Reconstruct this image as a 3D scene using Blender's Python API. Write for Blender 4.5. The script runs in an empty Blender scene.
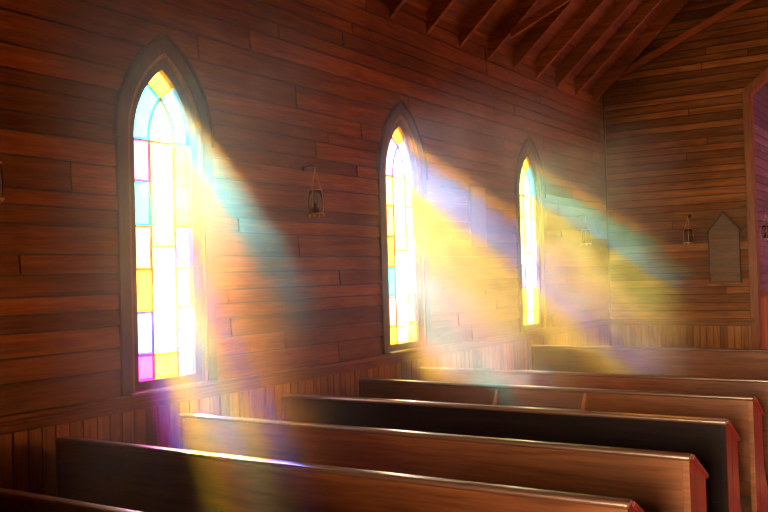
import bpy, bmesh, math, random
from mathutils import Vector
random.seed(7)
sc = bpy.context.scene
COL = sc.collection
PI = math.pi

# ------------------------------------------------------------------ numbers of the place (metres)
BACK_Y, REAR_Y, RIGHT_X, RIDGE_X = 12.10, -3.0, 7.8, 3.9
PLATE_Z, SLOPE = 3.86, 0.90
DECK_Z = PLATE_Z + 0.20
RAIL_Z = 0.95
WIN_Y = [3.955, 6.745, 9.50]
GW, GSP, GAP_, GBOT = 0.24, 2.475, 2.935, 1.015      # glass half width, spring, apex, bottom

# ------------------------------------------------------------------ helpers
def tag(o, label=None, cat=None, group=None, kind=None):
    if label: o['label'] = label
    if cat: o['category'] = cat
    if group: o['group'] = group
    if kind: o['kind'] = kind
    return o

def link(name, bm, mats, parent=None, smooth=False, bevel=0.0, loc=None):
    bmesh.ops.recalc_face_normals(bm, faces=bm.faces[:])
    me = bpy.data.meshes.new(name)
    bm.to_mesh(me); bm.free()
    if not isinstance(mats, (list, tuple)): mats = [mats]
    for m in mats: me.materials.append(m)
    if smooth:
        for p in me.polygons: p.use_smooth = True
    o = bpy.data.objects.new(name, me)
    COL.objects.link(o)
    if parent: o.parent = parent
    if loc: o.location = loc
    if bevel:
        b = o.modifiers.new('edge', 'BEVEL'); b.width = bevel; b.segments = 2
        b.limit_method = 'ANGLE'; b.angle_limit = math.radians(40)
    return o

def empty(name, loc=(0, 0, 0), rz=0):
    o = bpy.data.objects.new(name, None); o.location = loc; o.rotation_euler[2] = rz
    o.empty_display_size = 0.1
    COL.objects.link(o); return o

def box(bm, a, b, mi=0):
    v = [bm.verts.new((x, y, z)) for x in (a[0], b[0]) for y in (a[1], b[1]) for z in (a[2], b[2])]
    for q in ((0,1,3,2),(4,6,7,5),(0,4,5,1),(2,3,7,6),(0,2,6,4),(1,5,7,3)):
        f = bm.faces.new([v[i] for i in q]); f.material_index = mi

def prism(bm, pts, mp, d0, d1, mi=0):
    """polygon pts (u,v) extruded between depths d0 and d1 (d1 may be a function of v)"""
    fr = d1 if callable(d1) else (lambda v: d1)
    A = [bm.verts.new(mp(u, v, d0)) for u, v in pts]
    B = [bm.verts.new(mp(u, v, fr(v))) for u, v in pts]
    n = len(pts)
    f = bm.faces.new(A[::-1]); f.material_index = mi
    f = bm.faces.new(B); f.material_index = mi
    for i in range(n):
        f = bm.faces.new((A[i], A[(i+1) % n], B[(i+1) % n], B[i])); f.material_index = mi

def tube(bm, pts, r, n=8, closed=False, mi=0):
    pts = [Vector(p) for p in pts]; rings = []
    m = len(pts)
    for i, p in enumerate(pts):
        if closed: t = pts[(i+1) % m] - pts[i-1]
        else: t = pts[min(i+1, m-1)] - pts[max(i-1, 0)]
        t.normalize()
        a = Vector((0, 0, 1)) if abs(t.z) < 0.9 else Vector((1, 0, 0))
        s = t.cross(a).normalized(); w = t.cross(s)
        rr = r[i] if isinstance(r, (list, tuple)) else r
        rings.append([bm.verts.new(p + s*rr*math.cos(2*PI*k/n) + w*rr*math.sin(2*PI*k/n)) for k in range(n)])
    for i in range(m if closed else m-1):
        A, B = rings[i], rings[(i+1) % m]
        for k in range(n):
            f = bm.faces.new((A[k], A[(k+1) % n], B[(k+1) % n], B[k])); f.material_index = mi
    if not closed:
        bm.faces.new(rings[0][::-1]).material_index = mi
        bm.faces.new(rings[-1]).material_index = mi

def lathe(bm, prof, c=(0, 0), n=20, mi=0):
    rings = [[bm.verts.new((c[0]+r*math.cos(2*PI*k/n), c[1]+r*math.sin(2*PI*k/n), z)) for k in range(n)] for r, z in prof]
    for A, B in zip(rings, rings[1:]):
        for k in range(n):
            bm.faces.new((A[k], A[(k+1) % n], B[(k+1) % n], B[k])).material_index = mi
    bm.faces.new(rings[0][::-1]).material_index = mi
    bm.faces.new(rings[-1]).material_index = mi

def gothic(z, w, sp, h):
    """half width of a pointed arch at height z"""
    if z <= sp: return w
    R = (w*w + h*h) / (2*w); dz = z - sp
    if dz >= h: return 0.0
    return max(0.0, math.sqrt(max(R*R - dz*dz, 0)) - (R - w))

def arch_pts(w, sp, h, n=14):
    """left side of arch from spring to apex as (-u, z)"""
    return [(-gothic(sp + h*math.sin(PI/2*i/n), w, sp, h), sp + h*math.sin(PI/2*i/n)) for i in range(n+1)]

# ------------------------------------------------------------------ materials
def new_mat(name):
    m = bpy.data.materials.new(name); m.use_nodes = True
    nt = m.node_tree; nt.nodes.clear()
    out = nt.nodes.new('ShaderNodeOutputMaterial')
    return m, nt, out

def wood(name, cols, axis, rough=0.42, tone=0.5, grain=1.0, bump=0.25, spec=0.4, stain=0.35):
    """plank wood; axis = direction the grain runs; tone = difference from board to board"""
    m, nt, out = new_mat(name); N, Lk = nt.nodes, nt.links
    bs = N.new('ShaderNodeBsdfPrincipled'); Lk.new(bs.outputs[0], out.inputs[0])
    tc = N.new('ShaderNodeTexCoord'); geo = N.new('ShaderNodeNewGeometry'); oi = N.new('ShaderNodeObjectInfo')
    ad = N.new('ShaderNodeMath'); ad.operation = 'ADD'
    Lk.new(geo.outputs['Random Per Island'], ad.inputs[0]); Lk.new(oi.outputs['Random'], ad.inputs[1])
    mul = N.new('ShaderNodeMath'); mul.operation = 'MULTIPLY'; mul.inputs[1].default_value = 37.0
    Lk.new(ad.outputs[0], mul.inputs[0])
    off = N.new('ShaderNodeVectorMath'); off.operation = 'ADD'
    Lk.new(tc.outputs['Object'], off.inputs[0]); Lk.new(mul.outputs[0], off.inputs[1])
    mp = N.new('ShaderNodeMapping')
    s = [9.0, 9.0, 9.0]; s['XYZ'.index(axis)] = 0.55
    mp.inputs['Scale'].default_value = [v*grain for v in s]
    Lk.new(off.outputs[0], mp.inputs[0])
    n1 = N.new('ShaderNodeTexNoise'); n1.inputs['Scale'].default_value = 1.6; n1.inputs['Detail'].default_value = 5
    n1.inputs['Distortion'].default_value = 0.9; Lk.new(mp.outputs[0], n1.inputs['Vector'])
    n2 = N.new('ShaderNodeTexNoise'); n2.inputs['Scale'].default_value = 9; n2.inputs['Detail'].default_value = 6
    Lk.new(mp.outputs[0], n2.inputs['Vector'])
    mix = N.new('ShaderNodeMath'); mix.operation = 'MULTIPLY_ADD'; mix.inputs[1].default_value = 0.45
    Lk.new(n2.outputs['Fac'], mix.inputs[0])
    sc1 = N.new('ShaderNodeMath'); sc1.operation = 'MULTIPLY'; sc1.inputs[1].default_value = 0.55
    Lk.new(n1.outputs['Fac'], sc1.inputs[0]); Lk.new(sc1.outputs[0], mix.inputs[2])
    cr = N.new('ShaderNodeValToRGB'); e = cr.color_ramp.elements
    e[0].position = 0.34; e[0].color = (*cols[0], 1); e[1].position = 0.66; e[1].color = (*cols[2], 1)
    k = e.new(0.5); k.color = (*cols[1], 1)
    Lk.new(mix.outputs[0], cr.inputs[0])
    # board to board tone
    wn = N.new('ShaderNodeTexWhiteNoise'); wn.noise_dimensions = '1D'; Lk.new(ad.outputs[0], wn.inputs['W'])
    mr = N.new('ShaderNodeMapRange'); mr.inputs['To Min'].default_value = 1 - tone; mr.inputs['To Max'].default_value = 1 + tone*0.6
    Lk.new(wn.outputs['Value'], mr.inputs['Value'])
    # broad old stains
    n3 = N.new('ShaderNodeTexNoise'); n3.inputs['Scale'].default_value = 1.1; n3.inputs['Detail'].default_value = 3
    Lk.new(tc.outputs['Object'], n3.inputs['Vector'])
    mr3 = N.new('ShaderNodeMapRange'); mr3.inputs['From Min'].default_value = 0.35; mr3.inputs['From Max'].default_value = 0.65
    mr3.inputs['To Min'].default_value = 1 - stain; mr3.inputs['To Max'].default_value = 1.0
    Lk.new(n3.outputs['Fac'], mr3.inputs['Value'])
    m2 = N.new('ShaderNodeMath'); m2.operation = 'MULTIPLY'; Lk.new(mr.outputs[0], m2.inputs[0]); Lk.new(mr3.outputs[0], m2.inputs[1])
    vm = N.new('ShaderNodeVectorMath'); vm.operation = 'SCALE'
    Lk.new(cr.outputs[0], vm.inputs[0]); Lk.new(m2.outputs[0], vm.inputs['Scale'])
    Lk.new(vm.outputs[0], bs.inputs['Base Color'])
    bs.inputs['Roughness'].default_value = rough
    bs.inputs['Specular IOR Level'].default_value = spec
    bp = N.new('ShaderNodeBump'); bp.inputs['Strength'].default_value = bump; bp.inputs['Distance'].default_value = 0.01
    Lk.new(mix.outputs[0], bp.inputs['Height']); Lk.new(bp.outputs[0], bs.inputs['Normal'])
    return m

def plain(name, col, rough=0.5, metal=0.0, spec=0.5):
    m, nt, out = new_mat(name)
    bs = nt.nodes.new('ShaderNodeBsdfPrincipled'); nt.links.new(bs.outputs[0], out.inputs[0])
    n = nt.nodes.new('ShaderNodeTexNoise'); n.inputs['Scale'].default_value = 14; n.inputs['Detail'].default_value = 4
    tc = nt.nodes.new('ShaderNodeTexCoord'); nt.links.new(tc.outputs['Object'], n.inputs['Vector'])
    cr = nt.nodes.new('ShaderNodeValToRGB'); e = cr.color_ramp.elements
    e[0].position = .3; e[0].color = (*[c*0.7 for c in col], 1); e[1].position = .7; e[1].color = (*[min(1, c*1.15) for c in col], 1)
    nt.links.new(n.outputs['Fac'], cr.inputs[0]); nt.links.new(cr.outputs[0], bs.inputs['Base Color'])
    bs.inputs['Roughness'].default_value = rough; bs.inputs['Metallic'].default_value = metal
    bs.inputs['Specular IOR Level'].default_value = spec
    return m

GLASS = {}
def glass(name, col, trans=0.06):
    """coloured church glass: clear enough for the sun, a little milky; the tint is taken twice (two faces)"""
    if name in GLASS: return GLASS[name]
    m, nt, out = new_mat('glass_' + name); N, Lk = nt.nodes, nt.links
    c = [math.sqrt(max(v, 0)) for v in col]
    tr = N.new('ShaderNodeBsdfTransparent')
    tc = N.new('ShaderNodeTexCoord'); n = N.new('ShaderNodeTexNoise'); n.inputs['Scale'].default_value = 22; n.inputs['Detail'].default_value = 3
    Lk.new(tc.outputs['Object'], n.inputs['Vector'])
    cr = N.new('ShaderNodeValToRGB'); e = cr.color_ramp.elements
    e[0].position = .25; e[0].color = (*[v*0.85 for v in c], 1); e[1].position = .75; e[1].color = (*c, 1)
    Lk.new(n.outputs['Fac'], cr.inputs[0]); Lk.new(cr.outputs[0], tr.inputs[0])
    tl = N.new('ShaderNodeBsdfTranslucent'); tl.inputs[0].default_value = (*c, 1)
    mx = N.new('ShaderNodeMixShader'); mx.inputs[0].default_value = trans
    Lk.new(tr.outputs[0], mx.inputs[1]); Lk.new(tl.outputs[0], mx.inputs[2])
    gl = N.new('ShaderNodeBsdfGlossy'); gl.inputs['Roughness'].default_value = 0.15; gl.inputs[0].default_value = (1, 1, 1, 1)
    m2 = N.new('ShaderNodeMixShader'); m2.inputs[0].default_value = 0.04
    Lk.new(mx.outputs[0], m2.inputs[1]); Lk.new(gl.outputs[0], m2.inputs[2]); Lk.new(m2.outputs[0], out.inputs[0])
    GLASS[name] = m; return m

G = dict(
    cyan=(.035, .42, .50), pink=(.50, .07, .17), teal=(.03, .42, .34), rose=(.52, .14, .05), yellow=(.60, .34, .012),
    lavender=(.09, .09, .50), magenta=(.45, .02, .20), cream=(.42, .34, .15), palegold=(.55, .38, .07), amber=(.60, .27, .008),
    sky=(.14, .27, .50), white=(.40, .40, .40), green=(.04, .42, .10), orange=(.62, .17, .012), violet=(.13, .05, .38), red=(.60, .03, .015),
    plum=(.50, .24, .34), redorange=(.80, .13, .02), lime=(.26, .44, .04), mauve=(.24, .14, .36), gold=(.60, .29, .03), blush=(.48, .22, .12))
HALATION = {k: tuple(v*(v/max(c))**.9*.9 for v in c) for k, c in G.items()}  # coloured glare at the pane edges, put into a deeper rim tint

RED = ((.14, .032, .005), (.27, .072, .009), (.41, .128, .016))
M = {}
M['left'] = wood('stained_plank_wood', RED, 'Y', rough=.44, tone=.42, spec=.26)
M['leftX'] = wood('stained_plank_wood_crosswise', ((.15,.045,.013),(.30,.105,.028),(.45,.18,.052)), 'X', rough=.46, tone=.45, spec=.25)
M['upright'] = wood('stained_upright_wood', ((.18,.058,.012),(.38,.145,.034),(.52,.22,.06)), 'Z', rough=.38, tone=.35)
M['trimY'] = wood('trim_wood', ((.10,.024,.006),(.20,.05,.012),(.29,.085,.02)), 'Y', rough=.34, tone=.1, spec=.4)
M['trimX'] = wood('trim_wood_crosswise', ((.14,.05,.017),(.24,.09,.03),(.34,.14,.05)), 'X', rough=.35, tone=.1)
M['trimZ'] = wood('trim_wood_upright', ((.2,.07,.018),(.36,.14,.035),(.48,.20,.055)), 'Z', rough=.35, tone=.1)
M['archtrim'] = wood('arch_trim_wood', ((.12,.03,.01),(.24,.07,.02),(.33,.11,.03)), 'Z', rough=.4, tone=.1)
M['casing'] = wood('dusty_casing_wood', ((.045,.020,.012),(.08,.037,.022),(.12,.058,.036)), 'Z', rough=.45, tone=.12)
M['moulding'] = wood('dark_moulding_wood', ((.03,.012,.008),(.05,.02,.014),(.08,.035,.02)), 'Z', rough=.4, tone=.1)
M['rafter'] = wood('rafter_wood', ((.15,.036,.009),(.33,.092,.018),(.48,.155,.032)), 'X', rough=.5, tone=.25)
M['deck'] = wood('roof_deck_wood', ((.11,.026,.008),(.22,.055,.015),(.32,.09,.024)), 'Y', rough=.5, tone=.35)
M['pew'] = wood('pew_wood', ((.11,.032,.011),(.21,.068,.022),(.31,.105,.034)), 'X', rough=.36, tone=.06, bump=.12, spec=.5)
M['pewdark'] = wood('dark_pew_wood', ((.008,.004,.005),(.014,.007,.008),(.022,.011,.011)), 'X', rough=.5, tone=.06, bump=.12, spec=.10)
M['cap'] = wood('pew_cap_wood', ((.09,.038,.022),(.15,.065,.038),(.21,.10,.06)), 'X', rough=.33, tone=.06, bump=.06, spec=1.0)
for n_ in M['cap'].node_tree.nodes:
    if n_.type == 'BSDF_PRINCIPLED': n_.inputs['Coat Weight'].default_value = 1.0; n_.inputs['Coat Roughness'].default_value = .26
M['end_redlit'] = wood('pew_end_red_lit_wood', ((.16,.012,.014),(.27,.020,.026),(.34,.034,.04)), 'Z', rough=.4, tone=.08, bump=.12)  # red side light put into the colour of the aisle-side end faces
M['bracket'] = wood('bracket_wood', ((.28,.09,.03),(.45,.16,.05),(.55,.2,.07)), 'Z', rough=.4, tone=.05)
M['board'] = wood('board_wood', ((.09,.042,.020),(.14,.068,.034),(.19,.095,.05)), 'X', rough=.42, tone=.12, grain=1.6)
M['patch'] = wood('patch_wood', ((.26,.12,.06),(.36,.18,.09),(.44,.23,.12)), 'Z', rough=.45, tone=.1)
M['sill'] = M['cap'].copy()
M['brace'] = wood('red_brace_wood', ((.25,.055,.012),(.42,.10,.022),(.55,.15,.035)), 'X', rough=.5, tone=.1)
M['mauve'] = wood('purple_lit_wood', ((.12,.06,.07),(.20,.10,.115),(.28,.15,.16)), 'Y', rough=.5, tone=.3)  # purple light on the chancel boards is partly put into their colour
M['floor'] = wood('painted_floor_wood', ((.16,.13,.11),(.24,.20,.17),(.32,.27,.23)), 'Y', rough=.45, tone=.15)
M['came'] = plain('lead_came_glare', (.42,.27,.07), .45, .5)  # golden glare of the bright panes put into the lead's colour
M['brass'] = plain('aged_brass', (.80,.58,.26), .32, .9)
M['iron'] = plain('dark_iron', (.05,.035,.03), .5, .6)
M['wick'] = plain('white_wick', (.75,.72,.62), .8)
def clear_glass():
    m, nt, out = new_mat('lamp_glass'); N, Lk = nt.nodes, nt.links
    tr = N.new('ShaderNodeBsdfTransparent'); tr.inputs[0].default_value = (.93,.95,.92,1)
    gl = N.new('ShaderNodeBsdfGlossy'); gl.inputs['Roughness'].default_value = .05
    lw = N.new('ShaderNodeLayerWeight'); lw.inputs[0].default_value = .12
    mx = N.new('ShaderNodeMixShader'); Lk.new(lw.outputs['Fresnel'], mx.inputs[0])
    Lk.new(tr.outputs[0], mx.inputs[1]); Lk.new(gl.outputs[0], mx.inputs[2]); Lk.new(mx.outputs[0], out.inputs[0])
    return m
M['lampglass'] = clear_glass()

# ------------------------------------------------------------------ plank walls
CW, CSP, CH = 0.345, 2.475, 0.60      # hole in the planking round a window

def plank_rows(z0, z1, hmin, hmax):
    out, z = [], z0
    while z < z1 - 1e-4:
        h = random.uniform(hmin, hmax)
        nz = min(z + h, z1)
        if z1 - nz < hmin*0.5: nz = z1
        out.append((z, nz)); z = nz
    return out

def planks(bm, mp, u0, u1, rows, openings, length, gap, d0, front, lap=0.0, jitter=0.0, ulim=None):
    """openings: list of (centre, fn(z)->half width or None, zmin, zmax)"""
    for (a, b) in rows:
        zs = [a + gap/2 + (b - a - gap)*i/4 for i in range(5)]
        u = u0 - random.uniform(0, length[0]*0.8)
        while u < u1:
            ln = random.uniform(*length); s, e = max(u, u0), min(u + ln, u1); u += ln
            if e - s < 0.04: continue
            segs = [(None, None, s + gap/2, e - gap/2)]
            f0 = front + random.uniform(-jitter, jitter); tilt = lap*random.uniform(.4, 1.3)
            fr = (lambda v, f0=f0, tilt=tilt, a=a, b=b: f0 + tilt*(1 - (v-a)/(b-a)))
            for (c, fn, zlo, zhi) in openings:
                if b <= zlo or a >= zhi: continue
                new = []
                for (L_, R_, p, q) in segs:
                    wmax = max(fn(min(max(z, zlo), zhi)) for z in zs)
                    if q <= c - wmax or p >= c + wmax: new.append((L_, R_, p, q)); continue
                    if p < c - wmax*0.999: new.append((L_, ('r', c, fn), p, c))
                    if q > c + wmax*0.999: new.append((('l', c, fn), R_, c, q))
                    if p >= c - wmax and p < c and q > c and p != s: pass
                    # pieces that begin or end inside the curve of the arch
                    if p >= c - wmax and p < c: 
                        if min(fn(z) for z in zs) < c - p: new.append((L_, ('r', c, fn), p, c))
                    if q <= c + wmax and q > c:
                        if min(fn(z) for z in zs) < q - c: new.append((('l', c, fn), R_, c, q))
                segs = new
            for (L_, R_, p, q) in segs:
                if q - p < 0.015: continue
                left = [(max(p, L_[1] + L_[2](z)) if L_ else p, z) for z in zs]
                right = [(min(q, R_[1] - R_[2](z)) if R_ else q, z) for z in zs]
                if ulim:
                    left = [(max(x, ulim(z)[0]), z) for x, z in left]; right = [(min(x, ulim(z)[1]), z) for x, z in right]
                keep = [i for i in range(5) if right[i][0] - left[i][0] > 0.003]
                if len(keep) < 2: continue
                lo, hi = keep[0], keep[-1]
                pts = [right[i] for i in range(lo, hi+1)] + [left[i] for i in range(hi, lo-1, -1)]
                if not L_ and not ulim: pts = [p_ for p_ in pts if p_ not in left[lo+1:hi]]
                if not R_ and not ulim: pts = [p_ for p_ in pts if p_ not in right[lo+1:hi]]
                prism(bm, pts, mp, d0, fr)

def hole(z): return gothic(z, CW, CSP, CH)
def slab_hole(z): return gothic(z, CW - .04, CSP, CH - .05)
LEFT = lambda u, v, d: (d, u, v)
RIGHT = lambda u, v, d: (RIGHT_X - d, u, v)
BACKM = lambda u, v, d: (u, BACK_Y - d, v)
REARM = lambda u, v, d: (u, REAR_Y + d, v)
WZ = (RAIL_Z - .02, CSP + CH)

def side_wall(side, mp, wins, mat):
    bm = bmesh.new()
    rows = [(0, .5), (.5, RAIL_Z-.02)] + [(RAIL_Z-.02 + i*.10, RAIL_Z-.02 + (i+1)*.10) for i in range(33)]
    planks(bm, mp, REAR_Y-.1, BACK_Y+.1, rows, [(c, slab_hole, WZ[0], CSP+CH-.05) for c in wins], (60, 70), 0, -.07, -.019)
    w = link('wall_' + side, bm, M['moulding']); tag(w, kind='structure')
    bm = bmesh.new()
    planks(bm, mp, REAR_Y, BACK_Y, plank_rows(RAIL_Z-.02, DECK_Z+.06, .085, .175), [(c, hole, *WZ) for c in wins], (1.2, 4.2), .011, -.019, -.003, lap=.010, jitter=.003)
    link('planking', bm, mat, w, bevel=.0015)
    bm = bmesh.new(); y = REAR_Y
    while y < BACK_Y - .02:
        wd = random.choice((.085, .09, .095)); e = min(y + wd, BACK_Y)
        prism(bm, [(y+.003, .10), (e-.003, .10), (e-.003, .865), (y+.003, .865)], mp, -.019, random.uniform(-.004, .0))
        y = e
    link('wainscot', bm, M['upright'], w, bevel=.003)
    bm = bmesh.new(); prism(bm, [(REAR_Y, 0), (BACK_Y, 0), (BACK_Y, .14), (REAR_Y, .14)], mp, -.005, .018)
    tag(link('baseboard_' + side, bm, M['trimY'], bevel=.004), kind='structure')
    return w

wl = side_wall('left', LEFT, WIN_Y, M['left'])
wr = side_wall('right', RIGHT, WIN_Y, M['left'])

def rail(name, mp, a, b, mat, dirswap=False):
    bm = bmesh.new()
    prism(bm, [(a, RAIL_Z-.028), (b, RAIL_Z-.028), (b, RAIL_Z), (a, RAIL_Z)], mp, -.01, .050)
    prism(bm, [(a, .855), (b, .855), (b, RAIL_Z-.028), (a, RAIL_Z-.028)], mp, -.01, .022)
    prism(bm, [(a, .895), (b, .895), (b, RAIL_Z-.028), (a, RAIL_Z-.028)], mp, .02, .034)
    return tag(link(name, bm, mat, bevel=.006), kind='structure')
rail('trim_1', LEFT, REAR_Y, BACK_Y, M['trimY'])
rail('trim_2', RIGHT, REAR_Y, BACK_Y, M['trimY'])
rail('trim_3', BACKM, 0.0, 1.87, M['trimX'])

# ---- the wall with the chancel arch
OPX0, OPX1, OPZ, OPS = 1.905, 5.895, 3.78, .80
def op_half(z):
    if z <= OPZ: return RIDGE_X - OPX0
    return max(0.0, RIDGE_X - OPX0 - (z - OPZ)/OPS)
OPTOP = OPZ + OPS*(RIDGE_X-OPX0)
def gable(z):
    o = max(0.0, (z - DECK_Z - .06)/SLOPE)
    return (o, RIGHT_X - o)
bm = bmesh.new()
planks(bm, lambda u, v, d: (u, BACK_Y - d, v), -.05, RIGHT_X+.05, [(i*.189, (i+1)*.189) for i in range(40)], [(RIDGE_X, op_half, -1, OPTOP)], (60, 70), 0, -.12, -.020,
       ulim=lambda z: (max(-.05, (z-DECK_Z-.12)/SLOPE), min(RIGHT_X+.05, RIGHT_X-(z-DECK_Z-.12)/SLOPE)))
wb = tag(link('wall_back', bm, M['moulding']), kind='structure')
bm = bmesh.new()
planks(bm, BACKM, 0, RIGHT_X, plank_rows(RAIL_Z-.02, 7.4, .08, .115), [(RIDGE_X, op_half, -1, OPTOP)], (3, 6.5), .013, -.020, -.012, lap=.022, jitter=.005, ulim=gable)
link('planking', bm, M['leftX'], wb, bevel=.0015)
bm = bmesh.new(); x = 0.0
for lo, hi in ((0.0, OPX0-.03), (OPX1+.03, RIGHT_X)):
    x = lo
    while x < hi - .02:
        e = min(x + .085, hi)
        prism(bm, [(x+.003, .10), (e-.003, .10), (e-.003, .865), (x+.003, .865)], BACKM, -.02, random.uniform(-.004, 0)); x = e
link('wainscot', bm, M['upright'], wb, bevel=.003)
bm = bmesh.new(); prism(bm, [(0, 0), (OPX0, 0), (OPX0, .14), (0, .14)], BACKM, -.005, .018)
tag(link('baseboard_back', bm, M['trimX'], bevel=.004), kind='structure')
# corner strip and arch trim
bm = bmesh.new(); box(bm, (0, BACK_Y-.022, RAIL_Z), (.022, BACK_Y, DECK_Z))
tag(link('trim_4', bm, M['moulding'], bevel=.003), kind='structure')
bm = bmesh.new()
for s in (1, -1):
    X = lambda x: x if s == 1 else 2*RIDGE_X - x
    prism(bm, [(X(1.825), 0), (X(1.925), 0), (X(1.925), OPZ+.01), (X(1.825), OPZ+.06)], BACKM, -.14, .028)
    dz = OPS*(RIDGE_X-1.925)
    prism(bm, [(X(1.925), OPZ+.01), (RIDGE_X, OPZ+.01+dz), (RIDGE_X, OPZ+.13+dz), (X(1.825), OPZ+.06)], BACKM, -.14, .028)
tag(link('trim_5', bm, M['archtrim'], bevel=.005), kind='structure')

# ---- wall behind the camera with an unseen doorway added to let fill light in
bm = bmesh.new()
planks(bm, REARM, -.05, RIGHT_X+.05, [(i*.1895, (i+1)*.1895) for i in range(40)], [(RIDGE_X, lambda z: .95, -1, 2.6525)], (60, 70), 0, -.10, 0,
       ulim=lambda z: (max(-.05, (z-DECK_Z-.12)/SLOPE), min(RIGHT_X+.05, RIGHT_X-(z-DECK_Z-.12)/SLOPE)))
tag(link('wall_rear', bm, M['leftX']), kind='structure')

bm = bmesh.new(); yv = REAR_Y - 2.2  # unseen box added to keep sky light out of the doorway
box(bm, (2.3, yv, -.1), (2.4, REAR_Y-.09, 3.1)); box(bm, (5.4, yv, -.1), (5.5, REAR_Y-.09, 3.1))
box(bm, (2.3, yv-.1, -.1), (5.5, yv, 3.1)); box(bm, (2.3, yv-.1, 3.0), (5.5, REAR_Y-.09, 3.1)); box(bm, (2.3, yv-.1, -.1), (5.5, REAR_Y-.09, -.03))
tag(link('wall_skyblock', bm, M['leftX']), kind='structure')
# ---- floor, roof
bm = bmesh.new(); x = -.1
box(bm, (-.1, REAR_Y-.1, -.10), (RIGHT_X+.1, BACK_Y+3.6, -.022))
while x < RIGHT_X+.1:
    box(bm, (x+.0015, REAR_Y-.1, -.022), (x+.1185, BACK_Y+.1, 0)); x += .12
tag(link('floor', bm, M['floor']), kind='structure')
bm = bmesh.new()
for s in (0, 1):
    n = 34
    for i in range(n):
        x0, x1 = -.35 + (RIDGE_X+.35)*i/n, -.35 + (RIDGE_X+.35)*(i+1)/n
        z0, z1 = DECK_Z + SLOPE*x0, DECK_Z + SLOPE*x1
        if s: x0, x1 = 2*RIDGE_X - x0, 2*RIDGE_X - x1
        g = .004*(1 if s == 0 else -1)
        prism(bm, [(x0+g, z0+.0036), (x1, z1), (x1, z1+.04), (x0+g, z0+.0436)], lambda u, v, d: (u, d, v), REAR_Y-.3, BACK_Y+.3)
    x0, x1 = -.35, RIDGE_X
    z0, z1 = DECK_Z + SLOPE*x0 + .041, DECK_Z + SLOPE*x1 + .041
    if s: x0, x1 = 2*RIDGE_X - x0, 2*RIDGE_X - x1
    prism(bm, [(x0, z0), (x1, z1), (x1, z1+.08), (x0, z0+.08)], lambda u, v, d: (u, d, v), REAR_Y-.3, BACK_Y+.3)
tag(link('ceiling', bm, M['deck']), kind='structure')

# ---- rafters and scissor braces
ORD = ['first', 'second', 'third', 'fourth', 'fifth', 'sixth', 'seventh', 'eighth', 'ninth', 'tenth', 'eleventh']
RY = [11.74, 11.06, 10.42, 9.80, 9.18, 8.56, 7.92, 7.28, 6.64, 6.00, 5.36]
for i, y in enumerate(RY):
    bm = bmesh.new()
    x1 = RIDGE_X - .02
    prism(bm, [(-.03, PLATE_Z-.027), (x1, PLATE_Z + SLOPE*x1), (x1, DECK_Z + SLOPE*x1 + .002), (-.03, DECK_Z-.025)], lambda u, v, d: (u, d, v), y-.024, y+.024)
    o = link('rafter', bm, M['rafter'], bevel=.003)
    lab = 'reddish brown roof rafter, %s one counted from the arch wall' % ORD[i]
    if i == 0: lab = 'reddish brown rafter set closest to the wall with the arch'
    tag(o, lab, 'rafter', 'rafters under the left roof slope')
def brace(y, x0, z0, sl, label):
    bm = bmesh.new(); x1 = 5.2; h = .10
    prism(bm, [(x0, z0), (x1, z0 + sl*(x1-x0)), (x1, z0 + sl*(x1-x0) + h), (x0 + .02, z0 + h)], lambda u, v, d: (u, d, v), y-.022, y+.022)
    tag(link('scissor_brace', bm, M['brace'], bevel=.003), label, 'roof brace', 'scissor braces of the roof')
brace(11.93, .03, 4.075, .425, 'reddish sloping brace running low along the wall with the arch')
brace(8.50, .28, 4.02, .42, 'reddish sloping brace fixed to the side of a rafter further from the arch wall')

# ---- chancel behind the arch
CH0, CH1 = BACK_Y+.12, BACK_Y+3.4
CFL = .25
bm = bmesh.new(); box(bm, (OPX0-.1, BACK_Y-.3, .0), (OPX1+.1, CH1+.1, CFL))
tag(link('chancel_floor', bm, M['floor'], bevel=.01), kind='structure')
CL = 1.845
CHM = lambda u, v, d: (CL + d, u, v)
bm = bmesh.new()
box(bm, (CL-.1, CH0-.02, 0), (CL-.02, CH1+.1, 7)); box(bm, (CL-.1, CH1, 0), (2*RIDGE_X-CL+.1, CH1+.1, 7)); box(bm, (CL-.1, CH0, 6.2), (2*RIDGE_X-CL+.1, CH1+.1, 6.3))
wx = 2*RIDGE_X-CL
box(bm, (wx, CH0-.02, 0), (wx+.1, CH0+.55, 7)); box(bm, (wx, CH0+1.75, 0), (wx+.1, CH1+.1, 7)); box(bm, (wx, CH0+.55, 0), (wx+.1, CH0+1.75, 1.0)); box(bm, (wx, CH0+.55, 3.6), (wx+.1, CH0+1.75, 7))
wc = tag(link('wall_chancel', bm, M['moulding']), kind='structure')
bm = bmesh.new()
planks(bm, CHM, CH0-.02, CH1, plank_rows(1.27, 6.2, .09, .13), [], (1.4, 3), .005, -.019, -.003, lap=.008, jitter=.002)
link('planking', bm, M['mauve'], wc, bevel=.0015)
bm = bmesh.new(); y = CH0-.02
while y < CH1-.02:
    prism(bm, [(y+.003, CFL), (y+.082, CFL), (y+.082, 1.21), (y+.003, 1.21)], CHM, -.019, 0); y += .085
link('wainscot', bm, M['upright'], wc, bevel=.003)
bm = bmesh.new(); prism(bm, [(CH0-.02, 1.20), (CH1, 1.20), (CH1, 1.28), (CH0-.02, 1.28)], CHM, -.01, .025)
tag(link('trim_6', bm, M['trimY'], bevel=.004), kind='structure')
bm = bmesh.new(); box(bm, (wx+.03, CH0+.55, 1.0), (wx+.036, CH0+1.75, 3.6))
wn = tag(link('window_7', bm, glass('plum', G['plum'])), kind='structure')
bm = bmesh.new()
for yy in (CH0+.55, CH0+1.13, CH0+1.71): box(bm, (wx+.01, yy, 1.0), (wx+.05, yy+.04, 3.6))
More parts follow.
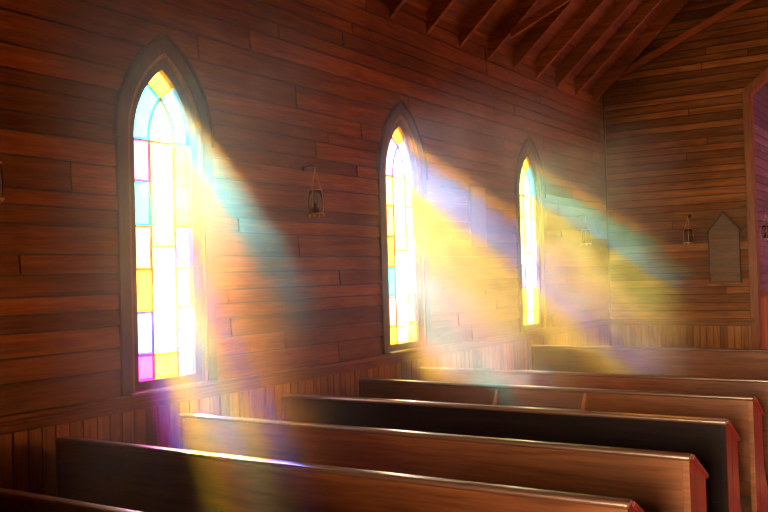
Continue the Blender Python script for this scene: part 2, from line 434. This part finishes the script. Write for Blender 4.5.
for zz in (1.0, 1.85, 2.7, 3.56): box(bm, (wx+.012, CH0+.55, zz), (wx+.048, CH0+1.75, zz+.04))
link('sash', bm, M['casing'], wn, bevel=.003)

# ------------------------------------------------------------------ stained glass windows
def inset(pts, d):
    n = len(pts)
    area = sum(pts[i][0]*pts[(i+1) % n][1] - pts[(i+1) % n][0]*pts[i][1] for i in range(n))
    s = 1 if area > 0 else -1
    out = []
    for i in range(n):
        p0, p1, p2 = Vector(pts[i-1]), Vector(pts[i]), Vector(pts[(i+1) % n])
        a = (p1-p0).normalized(); b = (p2-p1).normalized()
        na = Vector((-a.y, a.x))*s; nb = Vector((-b.y, b.x))*s
        m = na + nb
        if m.length < .2: m = na
        m = m.normalized(); k = d/max(.35, m.dot(na))
        out.append((p1.x + m.x*k, p1.y + m.y*k))
    return out

def window(name, mp, c, scheme, glass_d=-.034):
    """scheme: apex, arcL, arcR, lancet, left[6], right[6], mid[3]"""
    W, sp, ap, bot = GW, GSP, GAP_, GBOT
    h = ap - sp
    iw, ih = .10, .275
    zl = [2.475, 2.22, 1.951, 1.686, 1.43, 1.172, bot]
    zr = [2.475, 2.215, 1.95, 1.70, 1.44, 1.19, bot]
    zm = [2.475, 1.823, 1.168, bot]
    panes = []
    for i in range(6):
        panes.append(([(-W, zl[i+1]), (-iw, zl[i+1]), (-iw, zl[i]), (-W, zl[i])], scheme['left'][i]))
        panes.append(([(iw, zr[i+1]), (W, zr[i+1]), (W, zr[i]), (iw, zr[i])], scheme['right'][i]))
    for i in range(3):
        panes.append(([(-iw, zm[i+1]), (iw, zm[i+1]), (iw, zm[i]), (-iw, zm[i])], scheme['mid'][i]))
    inner = arch_pts(iw, sp, ih, 8)                       # (-u, z) spring to tip
    panes.append((inner + [(-u, z) for u, z in inner[:-1][::-1]], scheme['lancet']))
    zc = 2.832
    outer = [(-gothic(sp + (zc-sp)*i/9, W, sp, h), sp + (zc-sp)*i/9) for i in range(10)]
    arcL = outer + inner[::-1]
    panes.append((arcL, scheme['arcL']))
    panes.append(([(-u, z) for u, z in arcL], scheme['arcR']))
    top = [(-gothic(zc + (ap-zc)*i/5, W, sp, h), zc + (ap-zc)*i/5) for i in range(6)]
    panes.append((top + [(-u, z) for u, z in top[:-1][::-1]] + [(0, sp+ih)], scheme['apex']))
    mats, idx = [], {}
    def mi(key, col):
        if key not in idx: idx[key] = len(mats); mats.append(glass(key, col))
        return idx[key]
    bm = bmesh.new()
    for pts, key in panes:
        field = inset(pts, .013)
        gmp = lambda u, v, d: mp(c + u, v, d)
        prism(bm, field, gmp, glass_d-.002, glass_d+.002, mi(key, G[key]))
        n = len(pts)
        for i in range(n):
            j = (i+1) % n
            prism(bm, [pts[i], pts[j], field[j], field[i]], gmp, glass_d-.002, glass_d+.002, mi(key+'_halation', HALATION[key]))
    root = tag(empty(name, mp(c, RAIL_Z, 0)), kind='structure')
    off = -Vector(root.location)
    def add(nm, bm, mt, **k):
        bmesh.ops.translate(bm, verts=bm.verts[:], vec=off)
        return link(nm, bm, mt, root, **k)
    add('stained_glass', bm, mats)
    # lead lines
    bm = bmesh.new()
    gm = lambda u, v: mp(c + u, v, glass_d)
    def strip(a, b, w=.0035, d=.006):
        a, b = Vector(a), Vector(b); t = (b-a).normalized(); n_ = Vector((-t.y, t.x))*w
        prism(bm, [tuple(a-n_), tuple(b-n_), tuple(b+n_), tuple(a+n_)], lambda u, v, dd: mp(c+u, v, dd), glass_d-d, glass_d+d)
    for z in zl[1:-1]: strip((-W, z), (-iw, z))
    for z in zr[1:-1]: strip((iw, z), (W, z))
    for z in zm[1:-1]: strip((-iw, z), (iw, z))
    strip((-W, 2.475), (W, 2.475), .005)
    for s in (-1, 1): strip((s*iw, bot), (s*iw, 2.475), .0045)
    for i in range(8):
        for s in (-1, 1): strip((s*inner[i][0], inner[i][1]), (s*inner[i+1][0], inner[i+1][1]))
    strip((-gothic(zc, W, sp, h), zc), (0, sp+ih)); strip((gothic(zc, W, sp, h), zc), (0, sp+ih))
    add('leading', bm, M['came'])
    # frame rings (pointed)
    def ring(bm, w0, h0, w1, h1, z_bot, d0, d1, n=16, z_bot1=None):
        ang = [i/n for i in range(n+1)]
        def side(w, hh): return [(w, z_bot)] + [(gothic(sp + hh*math.sin(PI/2*a), w, sp, hh), sp + hh*math.sin(PI/2*a)) for a in ang]
        A, B = side(w0, h0), side(w1, h1)
        for s in (-1, 1):
            for i in range(len(A)-1):
                prism(bm, [(s*A[i][0], A[i][1]), (s*B[i][0], B[i][1]), (s*B[i+1][0], B[i+1][1]), (s*A[i+1][0], A[i+1][1])], lambda u, v, d: mp(c+u, v, d), d0, d1)
    bm = bmesh.new()
    ring(bm, W-.004, h-.006, .302, .545, RAIL_Z, -.060, -.014)
    prism(bm, [(-.302, RAIL_Z-.01), (.302, RAIL_Z-.01), (.302, bot+.003), (-.302, bot+.003)], lambda u, v, d: mp(c+u, v, d), -.060, -.014)
    add('sash', bm, M['casing'])
    bm = bmesh.new(); ring(bm, .292, .530, .315, .560, RAIL_Z, -.02, .012)
    add('stop_bead', bm, M['trimZ'])
    bm = bmesh.new(); ring(bm, .314, .559, .392, .655, RAIL_Z, -.02, .022)
    add('casing', bm, M['casing'])
    bm = bmesh.new(); ring(bm, .390, .652, .408, .672, CSP-.25 if False else sp, .0, .036)
    add('hood_moulding', bm, M['moulding'])
    bm = bmesh.new()
    prism(bm, [(-.36, RAIL_Z-.004), (.36, RAIL_Z-.004), (.36, RAIL_Z+.014), (-.36, RAIL_Z+.014)], lambda u, v, d: mp(c+u, v, d), -.02, .064)
    add('window_sill', bm, M['sill'], bevel=.005)
    return root

S1 = dict(apex='yellow', arcL='cyan', arcR='cyan', lancet='cream', left=['pink','teal','rose','yellow','lavender','magenta'],
          right=['orange','orange','lavender','gold','lavender','sky'], mid=['gold','cream','amber'])
S2 = dict(apex='amber', arcL='mauve', arcR='sky', lancet='sky', left=['palegold','gold','orange','teal','rose','yellow'],
          right=['palegold','cream','sky','white','rose','yellow'], mid=['palegold','white','palegold'])
S3 = dict(apex='amber', arcL='lime', arcR='teal', lancet='sky', left=['lime','palegold','palegold','violet','yellow','yellow'],
          right=['palegold','cream','mauve','lavender','yellow','yellow'], mid=['palegold','cream','palegold'])
SR = dict(apex='red', arcL='redorange', arcR='red', lancet='rose', left=['red','redorange','red','rose','red','magenta'],
          right=['redorange','red','rose','red','redorange','red'], mid=['redorange','rose','red'])
SA = dict(apex='amber', arcL='orange', arcR='amber', lancet='blush', left=['amber','rose','gold','amber','blush','red'],
          right=['amber','gold','rose','amber','gold','red'], mid=['blush','gold','orange'])
for i, (c, s) in enumerate(zip(WIN_Y, (S1, S2, S3))): window('window_%d' % (i+1), LEFT, c, s)
for i, (c, s) in enumerate(zip(WIN_Y, (SA, SA, SA))): window('window_%d' % (i+4), RIGHT, c, s)

# ------------------------------------------------------------------ pews
PX0, PX1 = .20, 3.155
def make_pew(y, label, wood_, group, rack=None, solid=False, x1=PX1):
    root = tag(empty('pew', ((PX0+x1)/2, y, 0)), label, 'pew', group)
    L = (x1 - PX0)/2
    zb = .02 if solid else .405
    bm = bmesh.new()
    box(bm, (-L+.03, -.012, zb), (L-.03, .014, .808))
    link('back_panel', bm, wood_, root, bevel=.003)
    bm = bmesh.new()
    box(bm, (-L+.004, -.028, .802), (L+.008, .034, .828))
    link('top_rail', bm, M['cap'], root, bevel=.0125, smooth=True)
    tr_ = root.children[-1].modifiers[0]; tr_.segments = 4
    bm = bmesh.new()
    box(bm, (-L+.03, .014, .405), (L-.03, .42, .432))
    link('seat', bm, wood_, root, bevel=.008)
    bm = bmesh.new()
    box(bm, (-L+.03, .05, .30), (L-.03, .072, .405))
    link('seat_rail', bm, wood_, root, bevel=.003)
    for s in (-1, 1):
        xo, xi = s*L, s*(L-.032)
        bm = bmesh.new()
        mp = lambda u, v, d: (d, u, v)
        prism(bm, [(-.016, 0), (.098, 0), (.098, .766), (.02, .806), (-.016, .806)], mp, xi, xo)
        prism(bm, [(.102, 0), (.40, 0), (.40, .10), (.30, .28), (.245, .36), (.245, .682), (.102, .762)], mp, xi, xo)
        e = link('end_panel', bm, [wood_, M['end_redlit']], root, bevel=.003)
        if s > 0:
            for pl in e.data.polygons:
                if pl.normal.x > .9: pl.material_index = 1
        bm = bmesh.new()
        prism(bm, [(.026, .803), (.030, .824), (.268, .693), (.252, .676)], mp, s*(L-.040), s*(L+.010))
        link('end_cap', bm, M['cap'] if s < 0 else M['end_redlit'], e, bevel=.005)
    bm = bmesh.new(); box(bm, (-.02, .02, 0), (.02, .36, .405)); link('seat_support', bm, wood_, root, bevel=.004)
    if rack:
        for rx in rack:
            bm = bmesh.new(); u = rx - (PX0+x1)/2
            v = [bm.verts.new(p) for p in ((u-.017, -.012, .685), (u+.017, -.012, .685), (u+.006, -.012, .797), (u-.006, -.012, .797),
                                           (u-.017, -.075, .685), (u+.017, -.075, .685), (u+.006, -.020, .797), (u-.006, -.020, .797))]
            for q in ((0,1,2,3),(4,5,6,7),(0,1,5,4),(1,2,6,5),(2,3,7,6),(3,0,4,7)): bm.faces.new([v[k] for k in q])
            tag(link('rack_bracket', bm, M['bracket'], root), 'lighter orange brown bracket')
        bm = bmesh.new(); a, b = rack[0]-(PX0+x1)/2, rack[1]-(PX0+x1)/2
        box(bm, (a, -.075, .680), (b, -.012, .690)); link('book_ledge', bm, wood_, root, bevel=.002)
    return root
GP = 'wooden pews in the left block'
make_pew(2.10, 'brown pew of which only the end of its top rail shows, lower left corner', M['pew'], GP, x1=3.19)
make_pew(2.985, 'brown pew just under the largest window, near black at its wall end', M['pew'], GP, x1=3.17)
make_pew(3.84, 'warm brown pew with a pale top rail, directly in front of the near black pew', M['pew'], GP)
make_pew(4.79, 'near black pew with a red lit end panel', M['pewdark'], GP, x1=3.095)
make_pew(5.715, 'brown pew with two small bracket wedges on its back', M['pew'], GP, rack=(1.372, 2.008), x1=3.05)
make_pew(6.605, 'greyish brown pew with a closed back just beyond the pew with brackets', M['pew'], GP, solid=True, x1=3.05)
make_pew(8.975, 'pew standing apart beyond the others, nearest the arch wall, wrapped in haze', M['pew'], GP, solid=True, x1=3.05)

# ------------------------------------------------------------------ hanging oil lamps
def make_lamp(loc, rz, label, group='glass oil lamps on the walls'):
    """wall plane is local x=0, lamp hangs at x=.11; z=0 is the bottom of the lamp"""
    r = tag(empty('oil_lamp', loc, rz), label, 'oil lamp', group)
    cx = .105
    bm = bmesh.new()
    lathe(bm, [(.001, 0), (.02, 0), (.02, .006), (.001, .006)], n=14)
    bmesh.ops.rotate(bm, verts=bm.verts[:], cent=(0, 0, 0), matrix=__import__('mathutils').Matrix.Rotation(PI/2, 3, 'Y'))
    bmesh.ops.translate(bm, verts=bm.verts[:], vec=(0, 0, .37))
    tube(bm, [(0, 0, .37), (.04, 0, .385), (.085, 0, .385), (cx, 0, .375), (cx, 0, .362), (cx-.012, 0, .355)], .0035)
    link('wall_hook', bm, M['iron'], r, smooth=True)
    bm = bmesh.new()
    for k in range(3):
        a = 2*PI*k/3 + .5
        tube(bm, [(cx, 0, .358), (cx+.012*math.cos(a), .012*math.sin(a), .31), (cx+.045*math.cos(a), .045*math.sin(a), .205)], .0022, 6)
    tube(bm, [(cx+.008*math.cos(t*PI/5), .0, .360+.008*math.sin(t*PI/5)) for t in range(10)], .002, 6, closed=True)
    link('hanging_wire', bm, M['brass'], r, smooth=True)
    bm = bmesh.new()
    tube(bm, [(cx+.050*math.cos(t*PI/12), .050*math.sin(t*PI/12), .20) for t in range(24)], .004, 8, closed=True)
    tube(bm, [(cx+.058*math.cos(t*PI/12), .058*math.sin(t*PI/12), .022) for t in range(24)], .005, 8, closed=True)
    for k in range(4):
        a = PI/2*k + .3
        tube(bm, [(cx+.050*math.cos(a), .050*math.sin(a), .20), (cx+.060*math.cos(a), .060*math.sin(a), .11), (cx+.058*math.cos(a), .058*math.sin(a), .02)], .0022, 6)
        bmesh.ops.create_uvsphere(bm, u_segments=10, v_segments=8, radius=.013, matrix=__import__('mathutils').Matrix.Translation((cx+.056*math.cos(a), .056*math.sin(a), .012)))
    link('cage', bm, M['brass'], r, smooth=True)
    bm = bmesh.new()
    lathe(bm, [(.02, .020), (.050, .028), (.056, .07), (.056, .12), (.046, .19), (.043, .196), (.053, .12), (.053, .07), (.047, .032), (.018, .024)], (cx, 0), 24)
    link('glass_jar', bm, M['lampglass'], r, smooth=True)
    bm = bmesh.new()
    lathe(bm, [(.016, .024), (.028, .034), (.030, .06), (.020, .078), (.013, .084), (.013, .10), (.006, .105)], (cx, 0), 18)
    b = link('burner', bm, M['iron'], r, smooth=True)
    bm = bmesh.new()
    lathe(bm, [(.014, .088), (.021, .11), (.020, .135), (.011, .165), (.010, .215), (.008, .215), (.009, .165), (.018, .134), (.019, .11), (.012, .088)], (cx, 0), 18)
    link('chimney', bm, M['lampglass'], r, smooth=True)
    bm = bmesh.new(); box(bm, (cx-.004, -.001, .103), (cx+.004, .001, .118)); link('wick', bm, M['wick'], b)
    return r
make_lamp((0, 5.34, 2.06), 0, 'small brass and glass oil lamp between the two largest windows')
make_lamp((0, 2.69, 2.02), 0, 'small oil lamp cut off by the left edge, beside the largest window')
make_lamp((0, 10.98, 1.93), 0, 'small oil lamp veiled by haze on the plank wall near the room corner')
make_lamp((1.118, BACK_Y-.012, 1.915), -PI/2, 'brass and dark oil lamp on the arch wall beside the gabled board')
make_lamp((CL, 12.62, 1.94), 0, 'oil lamp inside the arch on the purple lit wall')

# ------------------------------------------------------------------ gabled board and plain panel
b = tag(empty('gabled_board', (1.537, BACK_Y-.01, 1.42)), 'dull brown wooden board with a small gable top on the arch wall', 'notice board')
FM = lambda u, v, d: (u, -d, v)
bm = bmesh.new()
for k in range(6): prism(bm, [(-.183, .113*k+.001), (.183, .113*k+.001), (.183, .113*(k+1)-.0005), (-.183, .113*(k+1)-.0005)], FM, 0, .020)
prism(bm, [(-.183, .679), (.183, .679), (0, .885)], FM, 0, .020)
link('panel', bm, M['board'], b, bevel=.001)
bm = bmesh.new()
for s in (-1, 1):
    prism(bm, [(s*.222, .640), (s*.208, .622), (0, .878), (0, .910)], FM, -.002, .045)
    box(bm, (s*.183, -.03, 0), (s*.193, .002, .66))
link('gable_moulding', bm, M['moulding'], b, bevel=.002)
bm = bmesh.new(); box(bm, (-.20, -.04, -.02), (.20, .002, 0)); link('bottom_ledge', bm, M['board'], b, bevel=.003)

b = tag(empty('wall_panel', (0, 8.17, 1.88)), 'pale upright wooden panel on the plank wall, behind the haze between two windows', 'panel')
bm = bmesh.new(); prism(bm, [(-.165, 0), (.165, 0), (.165, .60), (-.165, .60)], lambda u, v, d: (d, u, v), 0, .022)
link('face', bm, M['patch'], b, bevel=.003)
bm = bmesh.new()
prism(bm, [(-.180, .60), (.180, .60), (.180, .62), (-.180, .62)], lambda u, v, d: (d, u, v), 0, .032)
prism(bm, [(-.178, 0), (-.165, 0), (-.165, .60), (-.178, .60)], lambda u, v, d: (d, u, v), 0, .026)
link('edge_strip', bm, M['casing'], b, bevel=.002)

# ------------------------------------------------------------------ haze hanging in the air along the window wall
m, nt, out = new_mat('smoke_haze'); N, Lk = nt.nodes, nt.links
vs = N.new('ShaderNodeVolumeScatter'); vs.inputs['Anisotropy'].default_value = .55; vs.inputs['Color'].default_value = (1, 1, 1, 1)
geo = N.new('ShaderNodeNewGeometry'); sep = N.new('ShaderNodeSeparateXYZ'); Lk.new(geo.outputs['Position'], sep.inputs[0])
def mrange(src, a, b, c, d):
    q = N.new('ShaderNodeMapRange'); q.interpolation_type = 'SMOOTHSTEP'
    for nme, val in zip(('From Min','From Max','To Min','To Max'), (a, b, c, d)): q.inputs[nme].default_value = val
    Lk.new(src, q.inputs['Value']); return q.outputs[0]
def mulm(a, b):
    q = N.new('ShaderNodeMath'); q.operation = 'MULTIPLY'; Lk.new(a, q.inputs[0])
    if isinstance(b, (int, float)): q.inputs[1].default_value = b
    else: Lk.new(b, q.inputs[1])
    return q.outputs[0]
nz = N.new('ShaderNodeTexNoise'); nz.inputs['Scale'].default_value = 2.6; nz.inputs['Detail'].default_value = 6; nz.inputs['Distortion'].default_value = .8
Lk.new(geo.outputs['Position'], nz.inputs['Vector'])
dn = mrange(nz.outputs['Fac'], .36, .66, .40, 1.6)
fx = mrange(sep.outputs['X'], 1.2, 2.3, 1, 0)
fy = mrange(sep.outputs['Y'], 3.8, 6.2, .68, 1.5)
fz = mrange(sep.outputs['Z'], 2.7, 3.1, 1, 0)
HAZE = .095
sx = N.new('ShaderNodeMath'); sx.operation = 'MULTIPLY_ADD'; sx.inputs[1].default_value = .67
Lk.new(sep.outputs['X'], sx.inputs[0]); Lk.new(sep.outputs['Y'], sx.inputs[2])
# smoke density shaped to the sun shafts: thick opposite each window, thin between them and towards the arch wall
cr = N.new('ShaderNodeValToRGB'); el = cr.color_ramp.elements
dv = N.new('ShaderNodeMath'); dv.operation = 'DIVIDE'; dv.inputs[1].default_value = 12.0; Lk.new(sx.outputs[0], dv.inputs[0])
prof = [(2.9, 0), (3.3, 1), (4.4, 1), (4.9, .12), (5.9, .12), (6.3, 1), (7.4, 1), (7.9, .3), (8.7, .3), (9.0, 1), (10.1, 1), (10.5, 0)]
el[0].position = 0; el[0].color = (0, 0, 0, 1); el[1].position = 1; el[1].color = (0, 0, 0, 1)
for p_, v_ in prof:
    k = el.new(p_/12); k.color = (v_, v_, v_, 1)
Lk.new(dv.outputs[0], cr.inputs[0])
Lk.new(mulm(mulm(mulm(mulm(mulm(dn, fx), fy), fz), cr.outputs[0]), HAZE), vs.inputs['Density'])
Lk.new(vs.outputs[0], out.inputs['Volume'])
bm = bmesh.new(); box(bm, (.07, 1.6, .10), (2.3, 11.6, 3.4))
tag(link('haze', bm, m), 'thin drifting smoke haze lit in coloured shafts beside the windows', 'haze', kind='stuff')

# ------------------------------------------------------------------ light
w = bpy.data.worlds.new('sky'); sc.world = w; w.use_nodes = True
bg = w.node_tree.nodes['Background']; bg.inputs[0].default_value = (.93, .97, 1, 1); bg.inputs[1].default_value = 28.0
sd = bpy.data.lights.new('sun', 'SUN'); sd.energy = 175; sd.angle = math.radians(1.6); sd.color = (1, .95, .86)
so = bpy.data.objects.new('sun', sd); COL.objects.link(so)
to_sun = Vector((.0, 0, 0)) + Vector((-.759, .51, .405))
so.rotation_euler = to_sun.to_track_quat('Z', 'Y').to_euler(); so.location = (-12, 14, 9)

def area(name, loc, target, sx, sy, energy, col, portal=False):
    l = bpy.data.lights.new(name, 'AREA'); l.shape = 'RECTANGLE'; l.size = sx; l.size_y = sy; l.energy = energy; l.color = col
    l.cycles.is_portal = portal
    o = bpy.data.objects.new(name, l); COL.objects.link(o); o.location = loc
    o.rotation_euler = (Vector(target) - Vector(loc)).to_track_quat('-Z', 'Y').to_euler(); return o
for c in WIN_Y: area('window_daylight', (-.075, c, 1.97), (1, c, 1.97), 1, 1, 1, (1, 1, 1), True).data.size = .5
for o in [o for o in bpy.data.objects if o.name.startswith('window_daylight')]: o.data.size_y = 2.0
# added fill lamps standing in for daylight: far-side windows, added rear doorway, chancel window
for c in WIN_Y: area('fill_right', (RIGHT_X+.35, c, 2.0), (0, c, 1.6), .9, 2.2, 235, (1, .82, .56))
area('fill_door', (RIDGE_X+.3, REAR_Y-.25, 1.4), (RIDGE_X-.4, 9, .5), 1.8, 2.5, 80, (1, .72, .42)).data.spread = math.radians(38)
area('fill_chancel', (wx+.4, CH0+1.15, 2.3), (CL, CH0+.7, 2.2), 1.2, 2.5, 190, (1, .72, .72))

# ------------------------------------------------------------------ camera
cd = bpy.data.cameras.new('camera'); cd.sensor_width = 36; cd.lens = 901.57*36/768; cd.clip_start = .05
co = bpy.data.objects.new('camera', cd); COL.objects.link(co); sc.camera = co
yaw, pit, rol = math.radians(32.898), math.radians(1.336), math.radians(-1.604)
F = Vector((-math.sin(yaw)*math.cos(pit), math.cos(yaw)*math.cos(pit), math.sin(pit)))
R0 = Vector((math.cos(yaw), math.sin(yaw), 0)); U0 = R0.cross(F)
R = R0*math.cos(rol) + U0*math.sin(rol); U = -R0*math.sin(rol) + U0*math.cos(rol)
from mathutils import Matrix
co.matrix_world = Matrix(((R.x, U.x, -F.x, 4.152), (R.y, U.y, -F.y, 0), (R.z, U.z, -F.z, 1.6), (0, 0, 0, 1)))

sc.view_settings.view_transform = 'Standard'; sc.view_settings.look = 'None'
sc.view_settings.exposure = 0; sc.view_settings.gamma = 1; sc.view_settings.use_curve_mapping = False
cy = sc.cycles
cy.use_denoising = True
cy.max_bounces = 10; cy.diffuse_bounces = 5; cy.glossy_bounces = 3; cy.transparent_max_bounces = 24; cy.volume_bounces = 1
cy.sample_clamp_indirect = 6; cy.caustics_reflective = False
cy.volume_step_rate = 1.0
